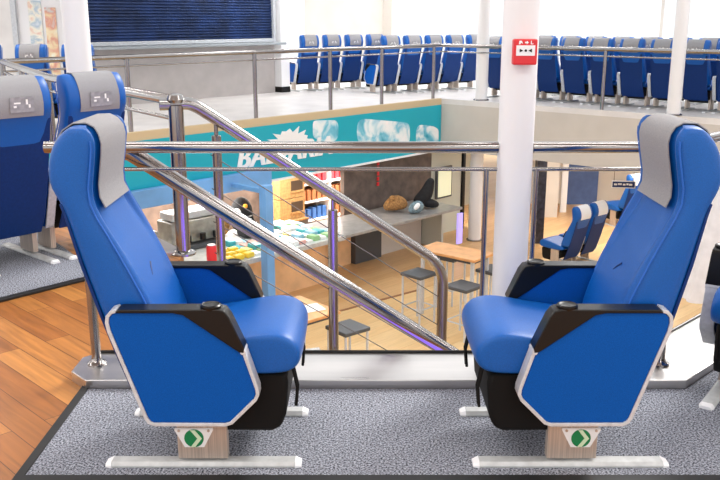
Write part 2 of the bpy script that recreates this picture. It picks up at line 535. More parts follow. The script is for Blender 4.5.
def make_seat(name, label, arms=(1, -1), sign=None, group=None, detail=True, lean=0.0):
    global ST
    ST = [(z, pb + lean * (z - 0.42) / 0.7, pf + lean * (z - 0.42) / 0.7, rc) for z, pb, pf, rc in ST0]
    t = thing(name, label, 'seat', group=group)
    b = MB().loft([back_ring(*s) for s in ST]).build('backrest', M['blue'], t, smooth=True, subsurf=1)
    if detail:
        for s in (1, -1):
            MB().tube([(interp(z)[2] - 0.012, s * (W - 0.003), z) for z in [0.6 + 0.05 * i for i in range(11)] + [1.13, 1.155]], 0.0035, 6).build('piping', M['piping'], b, smooth=True)
        q = [(interp(z)[2] - interp(z)[3] - 0.001, y, z) for z, y in ((0.655, -0.035), (0.675, -0.012), (0.69, 0.012))]
        MB().tube(q, [0.002, 0.004, 0.0045], 6).build('crease_line', M['crease'], b, smooth=True)  # small crease, its shade painted as a darker blue line
    # grey cloth over the headrest
    path = []
    for z in (0.925, 0.96, 1.0, 1.05, 1.1, 1.14, 1.17):
        i = interp(z)
        path.append((i[2] - i[3] + 0.004 + (0.012 if z < 0.95 else 0.003 if z < 1.0 else 0), z))
    le = lean
    path += [(-0.318 + le, 1.194), (-0.345 + le, 1.208), (-0.39 + le, 1.206), (-0.424 + le, 1.184)]
    for z in (1.15, 1.1, 1.05, 1.0, 0.97):
        path.append((interp(z)[1] - 0.006 - (0.006 if z < 1.0 else 0), z))
    n = len(path)
    rings = []
    for i, pt in enumerate(path):
        a_ = Vector(path[max(0, i - 1)])
        b_ = Vector(path[min(n - 1, i + 1)])
        d = (b_ - a_).normalized()
        nv = Vector((d.y, -d.x)) * 0.003
        hw = 0.148 if i < 7 else 0.14
        ys = [-hw, -hw * 0.5, 0, hw * 0.5, hw]
        top = [(pt[0] - nv.x, y, pt[1] - nv.y) for y in ys]
        bot = [(pt[0] + nv.x * 0.3, y, pt[1] + nv.y * 0.3) for y in reversed(ys)]
        rings.append(top + bot)
    cl = MB().loft(rings).build('headrest_cover', M['grey_cloth'], t, smooth=True)
    zz = 1.055
    i = interp(zz)
    if detail:
        tilt = Matrix.Rotation(math.radians(8), 3, 'Y')
        pk = MB().box((i[1] - 0.013, 0, zz - 0.01), (0.003, 0.15, 0.09), rot=Matrix.Rotation(math.radians(-3), 3, 'Y')).build('pocket', M['pocket'], cl)
        pp = MB()
        for (yy, z2, a2, b2) in ((0.03, 0.0, 0.04, 0.009), (0.045, -0.02, 0.018, 0.012), (-0.03, 0.005, 0.012, 0.03), (-0.045, -0.02, 0.012, 0.02)):
            pp.box((i[1] - 0.0162, yy, zz + z2), (0.002, a2, b2))
        pp.build('paper_scrap', M['paper'], cl)
    # hard shell behind the back
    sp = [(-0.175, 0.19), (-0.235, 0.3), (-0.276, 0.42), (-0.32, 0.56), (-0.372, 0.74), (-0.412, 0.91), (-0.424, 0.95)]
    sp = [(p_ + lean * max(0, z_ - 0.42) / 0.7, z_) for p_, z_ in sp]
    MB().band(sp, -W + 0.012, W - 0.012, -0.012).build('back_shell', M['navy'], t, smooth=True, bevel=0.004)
    # cushion
    prof = [(-0.2, 0.425), (-0.1, 0.452), (0.05, 0.474), (0.17, 0.494), (0.25, 0.509), (0.312, 0.497), (0.35, 0.46), (0.36, 0.415), (0.345, 0.374),
            (0.31, 0.35), (0.22, 0.346), (0.0, 0.348), (-0.2, 0.36)]
    cx, cz = 0.08, 0.415
    rings = []
    for y, k in ((-0.226, 0.10), (-0.222, 0.055), (-0.205, 0.012), (-0.12, 0.0), (0, -0.008), (0.12, 0.0), (0.205, 0.012), (0.222, 0.055), (0.226, 0.10)):
        ring = []
        for p, z in prof:
            if k < 0 and z < 0.42:
                ring.append((p, y, z))
            else:
                ring.append((p - math.copysign(min(abs(p - cx), 0.3), p - cx) * k * 0.8, y, z - (z - cz) * k * 2.6))
        rings.append(ring)
    cu = MB().loft(rings).build('cushion', M['blue'], t, smooth=True, subsurf=2)
    shell = [(-0.16, 0.345), (0.30, 0.345), (0.305, 0.31), (0.295, 0.19), (0.278, 0.145), (0.24, 0.128), (0.05, 0.13), (-0.1, 0.2)]
    MB().side(shell, -0.205, 0.205).build('seat_pan', M['black_cloth'], t, smooth=True, bevel=0.02, angle=60)
    if detail:
        for y in (-0.19, -0.165, 0.165, 0.19):
            MB().tube([(0.322, y, 0.36), (0.336, y, 0.29), (0.33, y + 0.006, 0.22)], 0.0055, 6).build('strap', M['black_cloth'], t, smooth=True)
    for s in arms:
        arm(t, s)
    for s in (1, -1):
        pd = MB().box((0, s * 0.2, 0.19), (0.176, 0.036, 0.32)).build('pedestal', M['pedestal'], t, bevel=0.003)
        y = s * 0.2
        fr = MB()
        fr.prism([(-0.03, 0), (0.03, 0), (0.03, 0.008), (0.02, 0.02), (-0.02, 0.02), (-0.03, 0.008)], -0.325, 0.325, lambda a, b_, w_: (w_, y + a, b_))
        ft = fr.build('foot_rail', M['alu_white'], t, bevel=0.002)
        for e_ in (1, -1):
            g = MB()
            rings = [[(e_ * 0.325, y + a, b_) for a, b_ in ((-0.031, 0), (0.031, 0), (0.031, 0.009), (0.021, 0.021), (-0.021, 0.021), (-0.031, 0.009))],
                     [(e_ * 0.347, y + a, b_) for a, b_ in ((-0.024, 0), (0.024, 0), (0.024, 0.006), (0.016, 0.012), (-0.016, 0.012), (-0.024, 0.006))]]
            g.loft(rings).build('end_cap', M['white_paint'], ft)
    if sign:
        s, d = sign            # side of the seat, direction the chevron points along local x
        y = s * (0.218 + 0.003)
        cx = -0.028
        fn = lambda a, b_, w_: (cx + a, w_, b_)
        pl = MB().prism([(-0.066, 0.15), (0.066, 0.15), (0.068, 0.143), (0.034, 0.077), (-0.034, 0.077), (-0.068, 0.143)], y - s * 0.003, y + s * 0.001, fn).build('direction_sign', M['sign_white'], t)
        cz = 0.112
        ci = [(0.034 * math.cos(2 * PI * i / 28), cz + 0.034 * math.sin(2 * PI * i / 28)) for i in range(28)]
        MB().prism(ci, y, y + s * 0.003, fn).build('disc', M['green'], pl)
        ch = [(-0.012, 0.032), (0.004, 0.032), (0.028, 0.0), (0.004, -0.032), (-0.012, -0.032), (0.012, 0.0)]
        MB().prism([(d * a, cz + b_) for a, b_ in ch], y, y + s * 0.005, fn).build('chevron', M['pale_green'], pl)
        for a in (-0.052, 0.052):
            MB().prism([(a + 0.005 * math.cos(i * PI / 4), 0.141 + 0.005 * math.sin(i * PI / 4)) for i in range(8)], y, y + s * 0.004, fn).build('screw', M['pedestal'], pl)
    return t


s1 = make_seat('ferry_seat', 'blue seat with sheen on its backrest, standing at the carpet corner by the wood floor', sign=(-1, 1), group='pair of facing seats at the railing')
s1.location = (-0.555, 2.935, 0)
s2 = make_seat('ferry_seat', 'blue seat in front of the white column carrying the red alarm box', sign=(1, 1), group='pair of facing seats at the railing', lean=0.03)
# the second sign also points towards world +x: local -x after the half turn
for ch in [o for o in SC.objects if o.parent == s2 and o.name.startswith('direction_sign')]:
    for c_ in [o for o in SC.objects if o.parent == ch and o.name.startswith('chevron')]:
        me = c_.data
        for v in me.vertices:
            v.co.x = -0.056 - v.co.x
s2.location = (0.748, 2.935, 0)
s2.rotation_euler = (0, 0, PI)

row_l = make_seat('ferry_seat', 'blue seat seen from behind beside the carpet edge', arms=(1,), group='seats turned away on the left carpet')
F = Vector((-0.75, 0.66)).normalized()
rz = math.atan2(F.y, F.x)
left = Vector((-F.y, F.x))      # local +y
o1 = Vector((-1.70, 5.5)) + F * 0.41
row_l.location = (o1.x, o1.y, 0)
row_l.rotation_euler = (0, 0, rz)
tag(row_l, 'seat seen from behind, between the carpet edge and the stair railing post', 'seat', 'seats turned away on the left carpet')
o2 = o1 + left * 0.53
dup(row_l, (o2.x, o2.y, 0), rz, 'seat seen from behind, cut by the picture edge above the carpet', 'seats turned away on the left carpet')

both = make_seat('ferry_seat', 'x', arms=(1, -1), group='pair of seats along the slanted threshold')
both.location = (1.77, 3.335, 0)
both.rotation_euler = (0, 0, math.radians(234))
tag(both, 'seat showing only one black arm beside the slanted steel threshold', 'seat', None)
if 'group' in both:
    del both['group']


def seat_row(first, step, n, rz, label, group, end=None):
    """n seats; the one at index end gets both arms."""
    for i in range(n):
        p_ = Vector(first) + Vector(step) * i
        src = both if i == (n - 1 if end is None else end) else row_l
        dup(src, (p_[0], p_[1], FZ), rz, label(i, n), group)


# row beyond the teal sign, backs to the opening
dE = (Vector(C) - Vector(A)).normalized()
nE = Vector((-dE.y, dE.x))
rzE = math.atan2(nE.y, nE.x)
dC = Vector((0.86, 0.51)).normalized()
rzC = math.atan2(dC.x, -dC.y)
seat_row((0.44, 18.4), dC * 0.55, 5, rzC,
         lambda i, n: '%s far blue seat behind the sign railing, counted from its low end panel' % ORD[i],
         'seats in the row behind the sign railing')
seat_row((-1.28, 19.0), dC * 0.55, 4, rzC,
         lambda i, n: '%s small blue seat from the square white pillar under the far windows' % ORD[i],
         'seats in the row under the far windows')
# row beyond the beige panel
dR = (Vector(B) - Vector(C)).normalized()
nR = Vector((-dR.y, dR.x))
rzR = math.atan2(nR.y, nR.x)
base = Vector(C) + nR * 1.05
st = base + dR * 0.8
seat_row((st.x, st.y), dR * 0.56, 11, rzR,
         lambda i, n: '%s seat from the slim far column in the row above the beige panel' % ORD[i],
         'seats in the row above the beige panel', end=10)
base = Vector(C) + nR * 2.35
st = base + dR * 1.2
seat_row((st.x, st.y), dR * 0.55, 9, rzR,
         lambda i, n: '%s seat of the half hidden second row above the beige panel' % ORD[i],
         'seats in the second row above the beige panel', end=8)
# row beyond the corner of the railing
for i, x in enumerate((-5.2, -4.56, -3.92)):
    dup(row_l if i else both, (x, 12.45, FZ), PI / 2,
        ['far seat at the picture edge under the pale wall', 'far seat standing between the railing corner and the pale posters', 'far seat half hidden behind the white round column'][i],
        'seats behind the railing corner')

# ------------------------------------------------------------------ white columns
def column(x, y, r, z0, z1, label, name='white_column'):
    t = thing(name, label, 'column', (x, y, z0))
    MB().lathe([(r, 0), (r, z1 - z0)], (0, 0, 0), 32).build('shaft', M['white_paint'], t, smooth=True)
    MB().lathe([(r * 1.28, 0), (r * 1.28, 0.018), (r * 1.04, 0.03)], (0, 0, 0), 32).build('foot_ring', M['steel'], t, smooth=True)
    t['kind'] = 'structure'
    return t


column(0.652, 3.55, 0.074, 0.038, 3.0, 'white round column at the railing carrying the red alarm box')
column(-2.21, 6.82, 0.1, FZ, 3.0, 'white round column behind the seats seen from behind')
column(2.36, 16.72, 0.12, FZ, 3.2, 'slim white column at the far corner of the opening')
column(5.17, 14.1, 0.11, FZ, 3.2, 'white column standing among the seats above the beige panel')

# red alarm call point on the column
t = thing('fire_alarm_box', 'small red fire alarm call point fixed on the white column', 'alarm box', (0.652, 3.468, 1.41))
bx = MB().box((0, -0.02, 0), (0.094, 0.044, 0.1)).build('housing', M['red'], t, bevel=0.006)
MB().box((0.0, -0.043, 0.006), (0.074, 0.004, 0.04)).build('glass_plate', M['sign_white'], t, bevel=0.001)
mk = MB()
fn = lambda a, b_, w_: (a, w_, b_)
yy = (-0.0475, -0.044)
for s in (-1, 1):
    mk.prism([(s * 0.024, 0.013), (s * 0.024, -0.001), (s * 0.01, 0.006)], yy[0], yy[1], fn)
mk.prism([(0.005 * math.cos(i * PI / 5), 0.006 + 0.005 * math.sin(i * PI / 5)) for i in range(10)], yy[0], yy[1], fn)
mk.build('arrow_marks', M['black'], t)
pm = MB()
for a, poly in ((-0.02, [(-0.008, -0.006), (-0.002, -0.006), (0.0, 0.0), (0.008, -0.004), (0.003, 0.008), (-0.006, 0.008)]),
                (0.003, [(-0.007, -0.002), (0.0, -0.002), (0.0, -0.006), (0.008, 0.001), (0.0, 0.008), (0.0, 0.004), (-0.007, 0.004)]),
                (0.022, [(-0.003, -0.006), (0.007, -0.006), (0.007, -0.003), (0.0, -0.003), (0.0, 0.008), (-0.003, 0.008)])):
    pm.prism([(a + u, 0.036 + v) for u, v in poly], -0.0445, -0.041, fn)
pm.build('pictogram', M['sign_white'], t)

# ------------------------------------------------------------------ railing at the near edge
Yr = 3.55
t = thing('guard_rail', 'polished steel guard rail behind the two facing blue seats', 'railing', (0, Yr, 0.038))
g = lambda x, y, z: (x, y - Yr, z - 0.038)
MB().tube([g(-1.322, Yr, 1.015), g(-1.30, Yr, 1.015), g(0.58, Yr, 1.015)], 0.025, 16).build('handrail', M['steel'], t, smooth=True)
MB().tube([g(0.724, Yr, 1.015), g(1.30, Yr, 1.015), g(1.34, Yr + 0.025, 1.015), g(4.2, Yr + 2.885, 1.015)], 0.025, 16).build('handrail', M['steel'], t, smooth=True)
MB().tube([g(-1.18, Yr, 0.922), g(0.58, Yr, 0.922)], 0.0085, 10).build('lower_rod', M['steel'], t, smooth=True)
MB().tube([g(0.724, Yr, 0.922), g(1.33, Yr, 0.922), g(4.2, Yr + 2.87, 0.922)], 0.0085, 10).build('lower_rod', M['steel'], t, smooth=True)
for (x, y) in ((-1.18, Yr), (1.345, Yr), (2.75, Yr + 1.43)):
    MB().tube([g(x, y, 0.038), g(x, y, 1.0)], 0.021, 16).build('post', M['steel'], t, smooth=True)
    MB().lathe([(0.042, 0), (0.042, 0.008), (0.026, 0.02), (0.022, 0.03)], g(x, y, 0.038), 20).build('post_flange', M['steel'], t, smooth=True)
for x in (0.535, 0.745):
    MB().tube([g(x, Yr, 0.038), g(x, Yr, 0.925)], 0.011, 10).build('baluster', M['steel'], t, smooth=True)

# ------------------------------------------------------------------ stair and its handrails
t = thing('stair_handrail', 'thick steel stair handrail sloping down from the end of the guard rail', 'handrail', (-0.96, 3.62, 0.0))
P0 = Vector((-1.06, 3.60, 1.0))
P1 = Vector((-0.98, 3.60, 0.985))
d = (Vector((0.445, 3.93, -0.049)) - Vector((-0.963, 3.6, 0.987)))
P2 = P1 + d * 1.25
rel = lambda v: v - Vector((-0.96, 3.62, 0.0))
MB().tube([rel(P0), rel(P1), rel(P2), rel(P2 + Vector((0.06, 0.015, -0.08))), rel(P2 + Vector((0.07, 0.02, -0.3)))], 0.037, 16).build('handrail', M['steel'], t, smooth=True)
q = P1 + d * 1.2
MB().tube([rel(q), rel(Vector((q.x, q.y, -1.45)))], 0.03, 10).build('post', M['steel'], t, smooth=True)

t = thing('stair_handrail', 'steel stair handrail on the shop side with three posts and wire infill', 'handrail', (-1.2, 5.57, 0.0))
O = Vector((-1.2, 5.57, 0.0))
ra = Vector((-1.30, 5.55, 1.0))
rb = Vector((-1.10, 5.61, 1.0))
re = Vector((0.56, 6.21, -0.235))
dd = re - rb
pts = [ra, rb - (rb - ra) * 0.2]
for k in range(1, 5):
    t_ = k / 5
    pts.append((rb - (rb - ra) * 0.2) * (1 - t_) ** 2 + rb * 2 * t_ * (1 - t_) + (rb + dd * 0.04) * t_ ** 2)
pts.append(rb + dd * 0.04)
pts.append(rb + dd * 0.97)
ctrl = re + dd.normalized() * 0.1
endv = Vector((ctrl.x, ctrl.y, ctrl.z - 0.16))
for k in range(1, 6):
    t_ = k / 6
    pts.append((rb + dd * 0.97) * (1 - t_) ** 2 + ctrl * 2 * t_ * (1 - t_) + endv * t_ ** 2)
pts += [endv, Vector((ctrl.x, ctrl.y, -1.45))]
MB().tube([p_ - O for p_ in pts], 0.041, 16).build('handrail', M['steel'], t, smooth=True)
for (tt, zb, rr) in ((0.085, -0.12, 0.032), (0.545, -0.95, 0.036)):
    b_ = rb + dd * tt
    MB().tube([b_ - O - Vector((0, 0, 0.03)), b_ - O - Vector((0, 0, 0.11)), b_ - O - Vector((0, 0, 0.115)), Vector((b_.x, b_.y, zb)) - O], [0.014, 0.014, rr, rr], 14).build('post', M['steel'], t, smooth=True)
for off in (0.27, 0.5, 0.73, 0.95):
    MB().tube([rb + dd * 0.06 - O - Vector((0, 0, off)), rb + dd * 1.04 - O - Vector((0, 0, off))], 0.0035, 6).build('wire', M['wire'], t)

st_ = thing('staircase', 'short steel stair flight hidden below the threshold', 'staircase', (-1.1, 4.5, 0))
sd = Vector((0.94, 0.34, 0)).normalized()
sn = Vector((-sd.y, sd.x, 0))
ang = math.atan2(sd.y, sd.x)
for k in range(7):
    c = Vector((0.0, 0.08, 0)) + sd * (0.16 + 0.27 * k)
    MB().box((c.x, c.y, -0.18 * (k + 1) - 0.02), (0.3, 1.45, 0.04), ang).build('tread', M['steel2'], st_)
c = sd * (0.16 + 0.27 * 7 + 0.35)
MB().box((c.x, c.y, -1.47), (0.9, 1.5, 0.05), ang).build('landing', M['steel2'], st_)
for s in (-0.74, 0.74):
    a_ = sd * 0.0 + sn * s + Vector((0, 0.08, -0.2))
    b_ = a_ + sd * 2.0 - Vector((0, 0, 1.33))
    MB().tube([a_, b_], 0.05, 8).build('stringer', M['steel2'], st_)
for x in (0.2, 0.7):
    c = sd * (2.05 + 0.6 * x)
    MB().box((c.x, c.y, -2.2), (0.08, 1.2, 1.42), ang).build('support', M['steel2'], st_)
# unseen violet glow panel, added for its reflections in the stair posts
tag(MB().box((0.05, 3.715, -0.5), (2.4, 0.03, 0.75)).build('added_glow_panel', M['purple']), 'added violet glow panel, unseen under the steel threshold', 'light')

# ------------------------------------------------------------------ railing around the far side
t = thing('guard_rail', 'long steel guard rail around the far side of the opening', 'railing', (E1[0], E1[1], FZ))
O = Vector((E1[0], E1[1], FZ))


def off_pt(p, q, t_, o):
    x, y = on(p, q, t_, o)
    return Vector((x, y, 0))


def rail_pts(z, lst):
    return [Vector((x, y, z)) - O for x, y in lst]


ring = [(-1.2, 5.57), (-2.84, 7.84), (-4.40, 10.66), (1.60, 17.2), (8.97, 10.94)]
for i, (z, r) in enumerate(((1.02, 0.036), (0.90, 0.016))):
    MB().tube(rail_pts(z, ring), r if z > 1 else 0.014, 12).build('handrail' if z > 1 else 'lower_rod', M['steel'], t, smooth=True)
# double post on the landing
MB().tube(rail_pts(0.0, [ring[0]]) + rail_pts(0.99, [ring[0]]), 0.05, 16).build('post', M['steel'], t, smooth=True)
MB().lathe([(0.085, 0), (0.085, 0.012), (0.055, 0.03)], (0, 0, 0), 20).build('post_flange', M['steel'], t, smooth=True)
MB().lathe([(0.05, 0), (0.06, 0.02), (0.05, 0.05), (0.02, 0.06)], (0, 0, 1.02), 16).build('rail_cap', M['steel'], t, smooth=True)
posts = [on(ring[0], ring[1], 1.4), ring[1], on(ring[1], ring[2], 1.6), ring[2]]
LL = (Vector(ring[3]) - Vector(ring[2])).length
for tt in (1.75, 4.05, 5.75, 7.1, 8.65):
    posts.append(on(ring[2], ring[3], tt))
for tt in (3.45, 6.6, 8.4):
    posts.append(on(ring[3], ring[4], tt))
for (x, y) in posts:
    MB().tube(rail_pts(FZ, [(x, y)]) + rail_pts(1.0, [(x, y)]), 0.034, 12).build('post', M['steel'], t, smooth=True)

# ------------------------------------------------------------------ teal shop sign on the deck edge
dF = dE
nF = Vector((dF.y, -dF.x))          # towards the opening
rzF = math.atan2(dF.y, dF.x)
FL = (Vector(C) - Vector(A)).length
t = thing('shop_sign', 'long teal shop sign with white lettering on the far deck edge', 'sign', (A[0], A[1], 0), rzF)
# local x runs along the edge, local -y faces the opening
MB().box((FL / 2, -0.02, -0.575), (FL - 0.02, 0.04, 0.89)).build('panel', M['teal'], t)
MB().box((FL / 2, -0.03, -1.035), (FL, 0.06, 0.035)).build('lower_edge', M['sign_white'], t)
cu = bpy.data.curves.new('lettering', 'FONT')
cu.body = 'BALEARIA'
cu.size = 0.46
cu.shear = 0.25
cu.extrude = 0.008
cu.space_character = 1.05
to = bpy.data.objects.new('lettering_curve', cu)
COL.objects.link(to)
bpy.context.view_layer.update()
dg = bpy.context.evaluated_depsgraph_get()
me = bpy.data.meshes.new_from_object(to.evaluated_get(dg))
bpy.data.objects.remove(to)
me.materials.clear()
me.materials.append(M['sign_white'])
# heavier strokes: the same outlines repeated a little to the side
vv = [v.co.copy() for v in me.vertices]
ff = [tuple(p_.vertices) for p_ in me.polygons]
V2, F2 = [], []
for k in range(4):
    o_ = len(V2)
    V2 += [(v.x + 0.013 * k, v.y, v.z + 0.0006 * k) for v in vv]
    F2 += [tuple(i + o_ for i in f_) for f_ in ff]
me = bpy.data.meshes.new('lettering')
me.from_pydata(V2, [], F2)
me.materials.append(M['sign_white'])
lt = bpy.data.objects.new('lettering', me)
COL.objects.link(lt)
xs = [v.co.x for v in me.vertices]
x0 = (Vector((-1.98, 13.22)) - Vector(A)).dot(dF)
x1 = (Vector((-0.52, 14.79)) - Vector(A)).dot(dF)
sc = (x1 - x0) / (max(xs) - min(xs))
lt.parent = t
lt.scale = (sc, 1.0, 1.0)
lt.location = (x0 - min(xs) * sc, -0.05, -0.75)
lt.rotation_euler = (PI / 2, 0, 0)
# sun burst
cx = (Vector((-1.19, 14.05)) - Vector(A)).dot(dF)
pl = []
for i in range(32):
    a_ = 2 * PI * i / 32
    r_ = 1.0 if i % 2 == 0 else 0.72
    r_ *= 1.0 + 0.12 * math.sin(i * 2.3)
    pl.append((cx + 0.5 * r_ * math.cos(a_), -0.46 + 0.25 * r_ * math.sin(a_)))
MB().prism(pl, -0.05, -0.03, lambda a, b_, w_: (a, w_, b_)).build('sun_burst', M['sign_white'], t)


def blob(cx, cz, w_, h_, slope=0.0):
    pts_ = []
    for i in range(28):
        a_ = 2 * PI * i / 28
        ca, sa = math.cos(a_), math.sin(a_)
        x = math.copysign(abs(ca) ** 0.45, ca) * w_ / 2
        z = math.copysign(abs(sa) ** 0.5, sa) * h_ / 2 * (1 + 0.08 * math.sin(3 * a_ + cx))
        pts_.append((cx + x, cz + z + slope * x))
    return pts_


for (pa, cz, w_, h_) in (((-0.62, 14.67), -0.33, 0.62, 0.36), ((0.42, 15.81), -0.53, 1.5, 0.5), ((1.3, 16.77), -0.72, 0.72, 0.42)):
    cx = (Vector(pa) - Vector(A)).dot(dF)
    MB().prism(blob(cx, cz, w_, h_, -0.12), -0.046, -0.03, lambda a, b_, w2: (a, w2, b_)).build('cloud_print', M['cloud'], t)
cx0 = 0.4
cx1 = (Vector((-1.55, 13.66)) - Vector(A)).dot(dF)
fr = thing('portal_frame', 'light blue shop portal frame with a square post under the teal sign', 'frame', (A[0], A[1], 0), rzF)
MB().box(((cx0 + cx1) / 2, -0.12, -0.94), (cx1 - cx0, 0.1, 0.27)).build('beam', M['light_blue'], fr, bevel=0.01)
xx = (Vector((-1.40, 12.42)) - Vector(A))
px_, py_ = xx.dot(dF), -xx.dot(nF)
MB().box((px_, py_, (-0.86 + LZ) / 2), (0.15, 0.15, -0.86 - LZ)).build('post', M['light_blue'], fr, bevel=0.008)
MB().box((px_, py_ / 2 - 0.1, -0.96), (0.07, -py_ - 0.18, 0.07)).build('bracket', M['light_blue'], fr, bevel=0.008)

# ------------------------------------------------------------------ upper deck walls beyond
def wall_on(name, p, q, z0, z1, m, th=0.1):
    L_ = (Vector(q) - Vector(p)).length
    return MB().flat([on(p, q, 0), on(p, q, L_), on(p, q, L_, th), on(p, q, 0, th)], z0, z1).build(name, m, kind='structure')


S0 = on(A, C, 3.1, 3.5)
S1 = (-1.83, 18.58)
SL = (Vector(S1) - Vector(S0)).length
wall_on('wall_counter', S0, S1, FZ, 1.0, M['grey_wall'])
wall_on('wall_shutter', on(S0, S1, 0, 0.12), on(S0, S1, SL, 0.12), 1.0, 3.2, M['grey_wall'])
t = thing('roller_shutter', 'dark navy roller shutter above the grey counter wall', 'shutter', (S0[0], S0[1], 1.0), rzF)
cv = MB()
path = []
nsl = 34
for i in range(nsl):
    z = 0.12 + i * 0.055
    path += [(-0.02, z), (-0.045, z + 0.014), (-0.045, z + 0.041), (-0.02, z + 0.05)]
cv.prism([(0.06, path[0][1])] + path + [(0.06, path[-1][1])], 0.05, SL - 0.06, lambda a, b_, w_: (w_, a + 0.05, b_))
cv.build('curtain', M['shutter'], t)
MB().box((SL / 2, 0.02, 0.09), (SL - 0.1, 0.1, 0.07)).build('bottom_bar', M['alu'], t, bevel=0.008)
MB().box((SL - 0.04, 0.02, 1.1), (0.07, 0.14, 2.1)).build('guide_rail', M['alu'], t)
t = tag(MB().box((SL / 2, -0.2, 0), (SL - 0.05, 0.38, 0.05)).build('counter_ledge', M['shelf_grey'], bevel=0.012), 'grey serving ledge under the navy shutter', 'counter')
t.location = (S0[0], S0[1], 1.025)
t.rotation_euler = (0, 0, rzF)
# square pillar at the end of the counter
pp = on(S0, S1, SL + 0.16, -0.05)
pil = MB().box((0, 0, 1.6), (0.24, 0.24, 3.2), 0).build('pillar', M['white_paint'], kind='structure')
pil.location = (pp[0], pp[1], FZ)
pil.rotation_euler = (0, 0, rzF)
MB().box((0, 0, 0.06), (0.25, 0.25, 0.12)).build('plinth', M['black'], pil)


def window_wall(tag_no, p, q, spans, sill_z=0.55, top=2.55, wall_name='wall_far'):
    L_ = (Vector(q) - Vector(p)).length
    wall_on(wall_name, p, q, FZ, sill_z, M['white_paint'])
    wall_on(wall_name + '_head', p, q, top, 3.2, M['white_paint'])
    rz_ = math.atan2(q[1] - p[1], q[0] - p[0])
    prev = 0.0
    for i, (a_, b_) in enumerate(spans):
        n_ = tag_no + i
        if a_ > prev + 0.01:
            wall_on('%s_pier_%d' % (wall_name, n_), on(p, q, prev), on(p, q, a_), sill_z, top, M['beige'])
        prev = b_
        o_ = MB()
        for (cx_, cz_, sx, sz) in (((a_ + b_) / 2, sill_z + 0.03, b_ - a_, 0.06), ((a_ + b_) / 2, top - 0.03, b_ - a_, 0.06),
                                   (a_ + 0.03, (sill_z + top) / 2, 0.06, top - sill_z), (b_ - 0.03, (sill_z + top) / 2, 0.06, top - sill_z)):
            o_.box((cx_, 0.05, cz_), (sx, 0.08, sz))
        o_ = o_.build('window_%d' % n_, M['white_paint'], kind='structure')
        o_.location = (p[0], p[1], 0)
        o_.rotation_euler = (0, 0, rz_)
        MB().box(((a_ + b_) / 2, 0.05, (sill_z + top) / 2), (b_ - a_ - 0.1, 0.012, top - sill_z - 0.1)).build('pane', M['window_glass'], o_)
    if prev < L_ - 0.01:
        wall_on('%s_pier_%d' % (wall_name, tag_no + len(spans)), on(p, q, prev), on(p, q, L_), sill_z, top, M['beige'])


Wp = on(A, C, 5.6, 5.4)
Wq = on(A, C, 13.2, 5.4)
window_wall(1, Wp, Wq, [(0.1, 2.3), (2.36, 4.65)], wall_name='wall_far')
Rp = Wq
Rq = on(C, B, 13.5, 5.6)
RL = (Vector(Rq) - Vector(Rp)).length
window_wall(4, Rp, Rq, [(0.3 + i * (RL - 0.4) / 5, 0.24 + (i + 1) * (RL - 0.4) / 5) for i in range(5)], wall_name='wall_right')
# pale wall with posters
wall_on('wall_left', (-10, 16.2), (-4.9, 16.2), FZ, 3.2, M['white_paint'])
d_ = MB()
d_.box((0, 0, 1.05), (0.09, 0.06, 2.1)).box((-0.95, 0, 1.05), (0.09, 0.06, 2.1)).box((-0.475, 0, 2.14), (1.04, 0.06, 0.09))
d_ = d_.build('door_1', M['alu'], kind='structure')
d_.location = (-6.36, 16.15, FZ)
MB().box((-0.475, 0.01, 1.05), (0.86, 0.03, 2.08)).build('door_leaf', M['deck_floor'], d_)
for (x, z, w_, h_, m_, lb, nm) in ((-5.98, 1.45, 0.24, 0.8, 'poster_a', 'pale poster beside the door frame on the far white wall', 'wall_picture'),
                                   (-5.7, 1.1, 0.2, 1.25, 'poster_b', 'warm coloured tall poster next to the pale poster', 'wall_picture')):
    tag(MB().box((x, 16.185, z), (w_, 0.02, h_)).build(nm, M[m_]), lb, 'poster')

# ------------------------------------------------------------------ lower deck: shop
cF = Vector((-1.80, 12.25))
cE = Vector((1.99, 16.08))
dL = (cE - cF).normalized()
rzL = math.atan2(dL.y, dL.x)


def lp(x, y, z=0.0):
    """Point of the shop: x along the counter front, y behind it."""
    v = cF + dL * x + Vector((-dL.y, dL.x)) * y
    return (v.x, v.y, z)


def lthing(name, label, cat, x, y, z, group=None, extra=0.0):
    return thing(name, label, cat, lp(x, y, z), rzL + extra, group)


CL = (cE - cF).length
xm = 2.2     # where the glass display ends and the grey counter starts
t = lthing('display_table', 'long low shop display table covered in small goods', 'table', -3.2, 0, LZ)
MB().box(((xm + 3.2) / 2, 0.85, 0.87), (xm + 3.2, 1.7, 0.06)).build('top', M['display'], t, bevel=0.008)
MB().box(((xm + 3.2) / 2, 1.05, 0.42), (xm + 3.1, 1.2, 0.84)).build('base', M['base_wood'], t)
MB().box(((xm + 3.2) / 2, -0.005, 0.87), (xm + 3.2, 0.02, 0.07)).build('front_edge', M['alu_white'], t)
t = lthing('serving_counter', 'grey counter top on panels in front of the brown wall', 'counter', xm, 0, LZ)
cw = CL - xm
MB().box((cw / 2, 0.55, 0.88), (cw - 0.02, 1.1, 0.05)).build('top', M['counter_top'], t, bevel=0.006)
MB().box((cw - 0.05, 0.75, 0.43), (0.06, 0.6, 0.86)).build('end_panel', M['green_grey'], t)
MB().box((0.55, 1.0, 0.43), (1.06, 0.1, 0.86)).build('panel', M['base_wood'], t)
MB().box((1.45, 0.95, 0.43), (0.7, 0.2, 0.86)).build('panel', M['dark_grey'], t)
MB().box((2.45, 1.0, 0.43), (1.25, 0.1, 0.86)).build('panel', M['beige'], t)
tag(MB().box(lp(CL - 0.12, -0.03, LZ + 0.5), (0.14, 0.04, 0.6), rzL).build('wall_lamp', M['lavender']), 'violet glowing lamp on the end of the grey counter', 'lamp')
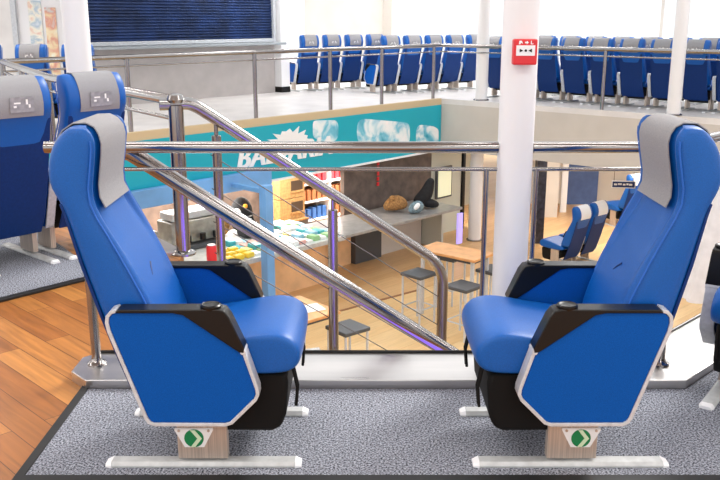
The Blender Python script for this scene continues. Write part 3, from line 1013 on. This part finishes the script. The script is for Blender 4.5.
# walls
def lwall(name, x0, x1, y, z0, z1, m, th=0.1):
    o_ = MB().box(((x0 + x1) / 2, y + th / 2, (z0 + z1) / 2), (x1 - x0, th, z1 - z0)).build(name, m, kind='structure')
    o_.location = (cF.x, cF.y, 0)
    o_.rotation_euler = (0, 0, rzL)
    return o_


lwall('wall_shop_side', 3.35, 5.85, 1.2, LZ, -0.95, M['dark_wall'])
lwall('wall_shop_end', 5.86, 6.85, 1.2, LZ, -0.95, M['green_grey'])
lwall('wall_shop_back', -6.0, 6.0, 3.5, LZ, -0.95, M['dark_wall'])
lwall('wall_shop_beyond', 6.95, 9.5, 2.6, LZ, -0.95, M['green_grey'])
tm = MB().box((0, 0, 0), (0.07, 0.1, 1.95)).build('trim_14', M['black'], kind='structure')
tm.location = lp(6.9, 1.2, LZ + 0.97)
tm.rotation_euler = (0, 0, rzL)
t = lthing('framed_picture', 'lit framed picture on the wall over the counter end', 'picture', 6.22, 1.165, -1.78)
MB().box((0, 0, 0), (0.5, 0.05, 0.66)).build('frame', M['dark_grey'], t, bevel=0.004)
MB().box((0, -0.03, 0), (0.42, 0.012, 0.58)).build('print', M['lit'], t)
rd = MB()
for i in range(6):
    rd.box((0, 0, -0.1 * i), (0.05, 0.02, 0.07))
rd = tag(rd.build('wall_banner', M['red']), 'narrow red vertical lettering strip on the brown wall', 'sign')
rd.location = lp(4.25, 1.185, -1.05)
rd.rotation_euler = (0, 0, rzL)
column(2.36, 17.0, 0.13, LZ, -0.5, 'white pillar at the end of the grey counter on the lower deck')

# bundles on the grey counter
def lumpy(name, m, pts_, label, cat, loc, extra=None):
    t_ = thing(name, label, cat, loc)
    MB().tube(pts_[0], pts_[1], 12).build('body', m, t_, smooth=True, subsurf=1)
    if extra:
        for nm_, m2, p2, r2 in extra:
            MB().tube(p2, r2, 10).build(nm_, m2, t_, smooth=True, subsurf=1)
    return t_


M['brown'] = mat('brown_plush', (150, 110, 66), 0.9, var=0.25, scale=30)
M['slate'] = mat('slate_plush', (110, 130, 140), 0.9, var=0.3, scale=20)
M['black_plush'] = mat('black_plush', (26, 26, 30), 0.8, var=0.2, scale=20)
M['orange'] = mat('orange_plush', (240, 160, 40), 0.8, var=0.1, scale=20)
M['yellow'] = mat('yellow_packet', (240, 205, 60), 0.5)
zc_ = LZ + 0.907
lumpy('plush_toy', M['brown'], ([(-0.22, 0, 0.06), (-0.1, 0, 0.15), (0.05, 0.0, 0.2), (0.16, 0, 0.14), (0.2, 0, 0.08)], [0.05, 0.14, 0.17, 0.12, 0.05]), 'brown fuzzy bundle on the grey counter', 'toy', (0.66, 15.6, zc_),
      [('tuft', M['brown'], [(-0.1, -0.05, 0.2), (-0.06, -0.08, 0.28), (0.0, -0.08, 0.33)], [0.06, 0.08, 0.03])])
lumpy('plush_toy', M['slate'], ([(-0.1, 0, 0.03), (0, 0, 0.08), (0.1, 0.0, 0.12), (0.16, 0, 0.2)], [0.05, 0.12, 0.13, 0.06]), 'blue grey and white bundle between the brown and black ones', 'toy', (1.0, 15.48, zc_ + 0.02),
      [('patch', M['sign_white'], [(0.0, -0.1, 0.08), (0.06, -0.1, 0.14), (0.1, -0.08, 0.2)], [0.03, 0.06, 0.03])])
lumpy('black_bag', M['black_plush'], ([(-0.15, 0, 0.05), (0.0, 0, 0.12), (0.1, 0.0, 0.25), (0.16, 0, 0.48), (0.2, 0, 0.55)], [0.08, 0.16, 0.14, 0.09, 0.05]), 'black slouching bag with a raised top on the grey counter', 'bag', (1.18, 15.95, zc_ + 0.035),
      [('flap', M['black_plush'], [(0.0, -0.02, 0.1), (0.22, -0.05, 0.06), (0.34, -0.06, 0.04)], [0.1, 0.1, 0.04])])

# shelf unit of red and blue packs at the back of the shop
t = lthing('shelf_unit', 'white shop shelf unit with rows of red and blue packs', 'shelf', 3.85, 2.95, LZ)
sw = 1.6
for s in (0, sw / 2, sw):
    MB().box((s, 0.22, 0.95), (0.04, 0.44, 1.9)).build('upright', M['white_paint'], t)
sz = [0.35, 0.75, 1.12, 1.45]
for z in sz + [1.8]:
    MB().box((sw / 2, 0.22, z), (sw, 0.44, 0.035)).build('shelf', M['white_paint'], t)
M['red_pack'] = mat('red_pack', (196, 60, 70), 0.5)
M['blue_pack'] = mat('blue_pack', (60, 110, 180), 0.5)
M['brown_pack'] = mat('brown_pack', (170, 110, 70), 0.5)
proto = {}
for r_, z in enumerate(sz):
    for i in range(10):
        x = 0.105 + i * 0.145 + (0.085 if i > 4 else 0)
        key = ['blue', 'brown', 'red', 'blue'][r_] if not (r_ == 3 and i > 5) else 'red'
        if r_ == 0:
            key = 'blue' if i < 5 else 'brown'
        if key not in proto:
            proto[key] = MB().box((0, 0, 0.125), (0.10, 0.16, 0.25)).build('goods_pack', M[key + '_pack'], bevel=0.006)
            o_ = proto[key]
        else:
            o_ = proto[key].copy()
            COL.objects.link(o_)
        o_.location = lp(3.85 + x, 2.95 + 0.14, LZ + z + 0.018)
        o_.rotation_euler = (0, 0, rzL + random.uniform(-0.05, 0.05))
        o_.scale = (1, 1, random.uniform(0.85, 1.05))
        tag(o_, '%s pack standing on the shop shelf unit' % key, 'packet', '%s packs on the shelf unit' % key)

# wooden crates
for k, (lb, z) in enumerate((('wooden crate with a dark opening, lowest of the stack', 0.55), ('wooden crate with a dark opening, middle of the stack', 0.98), ('wooden crate with a dark opening, topmost of the stack', 1.41))):
    t = lthing('wooden_crate', lb, 'crate', 3.12, 2.75, LZ + z - 0.02, 'wooden crates beside the shelf unit')
    MB().box((0.3, 0.2, 0.21), (0.66, 0.4, 0.42)).build('body', M['crate'], t, bevel=0.01)
    MB().box((0.42, -0.002, 0.25), (0.3, 0.02, 0.2)).build('opening', M['crate_dark'], t)
    MB().box((0.42, -0.012, 0.13), (0.34, 0.02, 0.04)).build('lip', M['crate'], t)
t = lthing('crate_stand', 'dark low stand under the wooden crates', 'stand', 2.98, 2.7, LZ)
MB().box((0.42, 0.22, 0.25), (0.72, 0.5, 0.5)).build('body', M['dark_grey'], t)
MB().box((0.42, 0.22, 0.512), (0.76, 0.54, 0.024)).build('top', M['brown'], t)

# goods on the display table
cols = {'white': (236, 238, 236), 'teal': (70, 180, 190), 'pale_blue': (150, 200, 220), 'yellow': (236, 214, 110), 'green': (150, 196, 140), 'dark': (70, 90, 96), 'pink': (226, 170, 160)}
gp = {}
for n_ in cols:
    M['g_' + n_] = mat(n_ + '_packet', cols[n_], 0.4)
names = list(cols)
wts = [9, 7, 5, 4, 3, 2, 2]
cells = []
for ix in range(12):
    for iy in range(6):
        cells.append((0.45 + ix * 0.152, 0.2 + iy * 0.22))
for ix in range(6):
    for iy in range(3):
        cells.append((-1.7 + ix * 0.2, 0.25 + iy * 0.26))
for (x, y) in cells:
    if (y > 1.05 and x < 1.5) or (0.8 < x < 1.3 and y > 0.8) or (-1.1 < x < 0.0 and y > 0.6) or (-0.5 < x < -0.2 and y < 0.5):
        continue
    key = random.choices(names, wts)[0] if x > 0 else random.choice(['white', 'white', 'pale_blue'])
    if key not in gp:
        gp[key] = MB().box((0, 0, 0.03), (0.12, 0.19, 0.06)).build('flat_packet', M['g_' + key], bevel=0.006)
        o_ = gp[key]
    else:
        o_ = gp[key].copy()
        COL.objects.link(o_)
    o_.location = lp(x, y, LZ + 0.901)
    o_.rotation_euler = (0, 0, rzL + random.uniform(-0.12, 0.12))
    o_.scale = (1, 1, random.uniform(0.5, 1.6))
    nm = key.replace('_', ' ')
    tag(o_, '%s flat packet among the goods on the shop display table' % nm, 'packet', '%s packets on the display table' % nm)
yp = None
for i in range(9):
    if yp is None:
        yp = MB().box((0, 0, 0.04), (0.15, 0.12, 0.08)).build('snack_bag', M['yellow'], bevel=0.02)
        o_ = yp
    else:
        o_ = yp.copy()
        COL.objects.link(o_)
    o_.location = lp(-0.12 + (i % 3) * 0.19, 0.12 + (i // 3) * 0.2, LZ + 0.901)
    o_.rotation_euler = (0, 0, rzL + random.uniform(-0.1, 0.1))
    tag(o_, 'yellow snack bag on the display table beside the stair post', 'snack bag', 'yellow snack bags on the display table')
t = lthing('red_can', 'red can on the display table beside the stair post', 'can', -0.36, 0.2, LZ + 0.901)
MB().lathe([(0.075, 0), (0.08, 0.02), (0.08, 0.26), (0.06, 0.29)], (0, 0, 0), 16).build('body', M['red'], t, smooth=True)
MB().lathe([(0.06, 0.289), (0.058, 0.3)], (0, 0, 0), 16).build('lid', M['alu'], t, smooth=True)
# camera cases and machine on the table behind the blue portal
t = lthing('espresso_machine', 'grey boxy machine on the shop table behind the stair posts', 'machine', -0.4, 1.15, LZ + 0.9)
M['machine_grey'] = mat('machine_grey', (150, 148, 142), 0.4, metal=0.3, var=0.15, scale=6)
MB().box((0.45, 0.2, 0.28), (0.95, 0.42, 0.36)).build('body', M['machine_grey'], t, bevel=0.02)
MB().box((0.45, 0.14, 0.05), (0.9, 0.5, 0.08)).build('tray', M['dark_grey'], t, bevel=0.01)
MB().box((0.45, 0.22, 0.53), (0.85, 0.36, 0.12)).build('cup_rail', M['alu'], t, bevel=0.02)
for x in (0.22, 0.5, 0.75):
    MB().lathe([(0.05, 0), (0.05, 0.1)], (x, -0.08, 0.14), 14).build('group_head', M['black'], t, smooth=True)
t = lthing('grey_case', 'grey rounded case on the shop table beside the machine', 'case', -1.25, 1.1, LZ + 0.902)
MB().box((0.3, 0.25, 0.2), (0.6, 0.45, 0.4)).build('body', M['machine_grey'], t, bevel=0.05)
MB().lathe([(0.1, 0), (0.1, 0.06)], (0.3, 0.25, 0.4), 16).build('dial', M['dark_grey'], t, smooth=True)
t = lthing('camera_bag', 'black rounded bag beside the grey machine on the shop table', 'bag', 0.9, 0.95, LZ + 0.9)
MB().box((0.12, 0.15, 0.14), (0.3, 0.3, 0.26)).build('body', M['black_plush'], t, bevel=0.06)
MB().tube([(0.0, 0.15, 0.24), (0.05, 0.15, 0.34), (0.2, 0.15, 0.34), (0.25, 0.15, 0.24)], 0.02, 8).build('handle', M['black'], t, smooth=True)
# plush penguin and orange toys
lumpy('plush_toy', M['black_plush'], ([(0, 0, 0.0), (0, 0, 0.1), (0, 0, 0.3), (0, 0, 0.5), (0, 0, 0.6)], [0.12, 0.2, 0.22, 0.17, 0.06]), 'black plush toy with a white round face nearest the blue post', 'toy', lp(1.2, 1.5, LZ + 0.902),
      [('face', M['sign_white'], [(-0.05, -0.2, 0.36), (-0.055, -0.23, 0.37), (-0.058, -0.24, 0.372)], [0.1, 0.08, 0.03]),
       ('beak', M['orange'], [(0.08, -0.14, 0.48), (0.1, -0.2, 0.47), (0.11, -0.23, 0.47)], [0.05, 0.04, 0.01])])
lumpy('plush_toy', M['orange'], ([(0, 0, 0.0), (0, 0, 0.1), (0, 0, 0.26), (0, 0, 0.4)], [0.08, 0.13, 0.12, 0.04]), 'orange and yellow plush toy beside the blue post', 'toy', lp(1.76, 1.5, LZ + 0.902),
      [('head', M['yellow'], [(0, -0.02, 0.34), (0, -0.04, 0.44), (0, -0.04, 0.52)], [0.06, 0.1, 0.04])])
lumpy('plush_toy', M['brown'], ([(0, 0, 0.0), (0, 0, 0.1), (0, 0, 0.3), (0, 0, 0.42)], [0.08, 0.14, 0.12, 0.04]), 'reddish brown plush toy behind the black one', 'toy', lp(0.8, 1.52, LZ + 0.902),
      [('head', M['pocket'], [(0.02, -0.05, 0.36), (0.02, -0.07, 0.46), (0.02, -0.07, 0.52)], [0.06, 0.1, 0.04])])

# ------------------------------------------------------------------ lower deck: tables and stools
def table(label, loc, rz_, sx, sy, h):
    t_ = thing('high_table', label, 'table', loc, rz_)
    MB().box((0, 0, h - 0.02), (sx, sy, 0.04)).build('tabletop', M['table_top'], t_, bevel=0.008)
    for x in (-1, 1):
        for y in (-1, 1):
            MB().box((x * (sx / 2 - 0.08), y * (sy / 2 - 0.08), (h - 0.04) / 2), (0.045, 0.045, h - 0.04)).build('leg', M['alu'], t_)
    MB().box((0, 0, h - 0.07), (sx - 0.15, sy - 0.15, 0.05)).build('apron', M['dark_grey'], t_)
    return t_


table('orange wooden high table with stools near the grey counter', (1.43, 12.35, LZ), math.radians(-40), 1.05, 0.56, 1.05)
table('orange wooden high table under the stair with a white sheet on it', (-0.72, 9.72, LZ), math.radians(-48), 0.8, 0.6, 1.05)
pp_ = tag(MB().box((0, 0, 0.004), (0.34, 0.26, 0.006)).build('paper_sheet', M['paper']), 'white sheet of paper on the table under the stair', 'paper')
pp_.location = (-0.62, 9.7, LZ + 1.05)
pp_.rotation_euler = (0, 0, 0.5)


def stool(loc, rz_, label, w_=0.42):
    h = 0.78
    t_ = thing('bar_stool', label, 'stool', loc, rz_, 'bar stools on the lower deck')
    MB().box((0, 0, h - 0.025), (w_, w_, 0.05)).build('seat', M['dark_grey'], t_, bevel=0.012)
    a_ = w_ / 2 - 0.03
    for x in (-a_, a_):
        for y in (-a_, a_):
            MB().tube([(x, y, 0), (x, y, h - 0.05)], 0.016, 8).build('leg', M['alu'], t_, smooth=True)
    MB().tube([(-a_, -a_, 0.25), (a_, -a_, 0.25), (a_, a_, 0.25), (-a_, a_, 0.25), (-a_, -a_, 0.25)], 0.012, 8).build('foot_ring', M['alu'], t_, smooth=True)
    return t_


s0 = stool((0.88, 12.12, LZ), math.radians(45), 'bar stool standing alone beside the counter end of the wooden high table', 0.4)
for loc, r_, lb in (((1.44, 13.05, LZ), 50, 'bar stool tucked behind the wooden high table'),
                    ((1.47, 11.5, LZ), 46, 'bar stool standing in front of the wooden high table'),
                    ((2.02, 12.3, LZ), 46, 'bar stool half hidden behind the column beyond the wooden high table'),
                    ((-0.15, 9.83, LZ), 40, 'bar stool beside the wooden table under the stair')):
    dup(s0, loc, math.radians(r_), lb, 'bar stools on the lower deck')
jt = MB().box((0, 0, 0), (2.6, 0.05, 0.012)).build('floor_joint', mat('joint_brown', (150, 100, 62), 0.6), kind='structure')
MB().flat([(-6, 8.0), (1.8, 14.35), (8.0, 19.0), (-2, 24), (-12, 14)], LZ, LZ + 0.004).build('floor_shop', M['zone'], kind='structure')
jt.location = (0.0, 12.85, LZ + 0.003)
jt.rotation_euler = (0, 0, math.atan2(0.8, 0.98))

# ------------------------------------------------------------------ lower deck beyond the column
def slab(name, x0, x1, y, z0, z1, m, th=0.08, kind='structure'):
    return MB().box(((x0 + x1) / 2, y, (z0 + z1) / 2), (x1 - x0, th, z1 - z0)).build(name, m, kind=kind)


slab('wall_lower_back', 3.4, 12, 20.6, LZ, -0.95, M['beige'])
dr = slab('door_2', 5.02, 5.82, 20.5, LZ, -0.98, M['blue_door'])
t = thing('door_sign', 'pale red notice above the blue door on the lower deck', 'sign', (5.42, 20.44, -1.02))
MB().box((0, 0, -0.05), (0.42, 0.03, 0.14)).build('plate', M['g_pink'], t)
MB().box((0, -0.02, -0.05), (0.3, 0.02, 0.05)).build('lettering', M['red'], t)
slab('trim_15', 4.72, 4.86, 19.6, LZ, -0.95, M['white_paint'])
MB().box((4.32, 19.2, (LZ - 0.95) / 2), (0.42, 0.3, -0.95 - LZ)).build('pillar_lower', M['beige'], kind='structure')
tag(MB().box((3.62, 16.8, (LZ - 0.95) / 2), (0.2, 0.2, -0.95 - LZ)).build('dark_pillar', M['dark_pillar'], kind='structure'), 'dark speckled pillar on the lower deck', 'pillar')
M['white_cloth'] = mat('white_headrest_cloth', (236, 238, 242), 0.8)
white_seat = make_seat('ferry_seat', 'x', arms=(-1,), group='lower deck seats', detail=False)
for o_ in [x for x in SC.objects if x.parent == white_seat and x.name.startswith('headrest_cover')]:
    o_.data.materials[0] = M['white_cloth']
white_seat.location = (3.72, 15.1, LZ)
rq = math.radians(130)
white_seat.rotation_euler = (0, 0, rq)
tag(white_seat, 'lower deck seat with a white headrest cloth, nearer the dark pillar', 'seat', 'lower deck seats')
dup(white_seat, (4.12, 15.45, LZ), rq, 'lower deck seat with a white headrest cloth, farther from the dark pillar', 'lower deck seats')
dup(white_seat, (5.75, 18.3, LZ), math.radians(115), 'lower deck seat behind the small blue hanging sign', 'lower deck seats')
t = thing('hanging_sign', 'small blue sign with a white border hanging over the lower deck', 'sign', (5.04, 16.0, -1.54), math.radians(-8))
M['sign_blue'] = mat('sign_blue', (20, 50, 110), 0.5)
MB().box((0, 0, 0), (0.44, 0.02, 0.14)).build('border', M['sign_white'], t)
MB().box((0, -0.012, 0), (0.41, 0.01, 0.11)).build('plate', M['sign_blue'], t)
sg = MB()
for i, (x, w_) in enumerate(((-0.15, 0.06), (-0.07, 0.07), (0.01, 0.05), (0.07, 0.04), (0.13, 0.06))):
    sg.box((x, -0.018, 0.008 * (i % 2)), (w_, 0.006, 0.035))
sg.build('lettering', M['sign_white'], t)
for x in (-0.18, 0.18):
    MB().tube([(x, 0, 0.07), (x, 0, 0.6)], 0.006, 6).build('hanger', M['steel'], t)

# white sheet seen past the back of the seat
t = thing('draped_sheet', 'white sheet draped over something behind the seat back', 'sheet', (6.03, 13.3, LZ))
rings = []
for k in range(9):
    h = k / 8
    z = 1.85 * h
    r_ = 0.42 * (1 - h) + 0.36
    rings.append([((r_ + 0.05 * math.sin(9 * a_) * (1.1 - h)) * math.cos(a_), (r_ * 0.7 + 0.05 * math.sin(9 * a_) * (1.1 - h)) * math.sin(a_), z) for a_ in [2 * PI * q_ / 48 for q_ in range(48)]])
MB().loft(rings).build('cloth', M['drape'], t, smooth=True)

# ------------------------------------------------------------------ light
w_ = bpy.data.worlds.new('sky')
SC.world = w_
w_.use_nodes = True
bg = w_.node_tree.nodes['Background']
bg.inputs['Color'].default_value = (0.97, 0.985, 1.0, 1)
bg.inputs['Strength'].default_value = 1.3


def light(name, kind, loc, energy, col=(1, 1, 1), **kw):
    l = bpy.data.lights.new(name, kind)
    l.energy = energy
    l.color = col
    for a_, b_ in kw.items():
        setattr(l, a_, b_)
    o_ = bpy.data.objects.new(name, l)
    COL.objects.link(o_)
    o_.location = loc
    return o_


# ceiling; unseen gap over the opening added to let sun and sky in
sky = [(-2.6, 4.7), (7.2, 4.7), (7.2, 15.5), (-2.6, 15.5)]
cb = MB()
for (x0_, x1_, y0_, y1_) in ((-11, -2.6, -3.5, 25), (7.2, 15, -3.5, 25), (-2.6, 7.2, -3.5, 4.7), (-2.6, 7.2, 15.5, 25)):
    cb.box(((x0_ + x1_) / 2, (y0_ + y1_) / 2, 3.25), (x1_ - x0_, y1_ - y0_, 0.1))
cb.build('ceiling', mat('ceiling_paint', (214, 214, 214), 0.7), kind='structure')
for x in (-8.5, -5.0, -1.5, 2.0, 5.5, 9.0, 12.0):
    for y in (-1.5, 1.2, 3.9, 8.0, 12.0, 17.0, 20.0, 22.5):
        if -2.8 < x < 7.4 and 4.5 < y < 15.7:
            continue
        light('ceiling_lamp', 'AREA', (x, y, 3.17), 36 if y < 5 else 66, (1.0, 0.98, 0.95), shape='RECTANGLE', size=2.6, size_y=0.3)
s_ = light('sun', 'SUN', (4, 8, 9), 3.0, (1.0, 0.97, 0.93), angle=math.radians(14))
s_.rotation_euler = Vector((-0.5, -0.62, -0.6)).to_track_quat('-Z', 'Y').to_euler()
for i, (x, y) in enumerate(((-3.2, 14.0), (-1.9, 15.6), (0.2, 17.6), (4.5, 17.2), (6.5, 17.5))):
    light('lower_lamp_%d' % i, 'AREA', (x, y, -1.1), 170 if x < 3 else 60, (1.0, 0.95, 0.88), size=1.6)

SC.view_settings.view_transform = 'Standard'
SC.view_settings.look = 'None'
SC.view_settings.gamma = 1.0
SC.view_settings.exposure = 0.0
SC.view_settings.use_curve_mapping = False
SC.cycles.max_bounces = 8
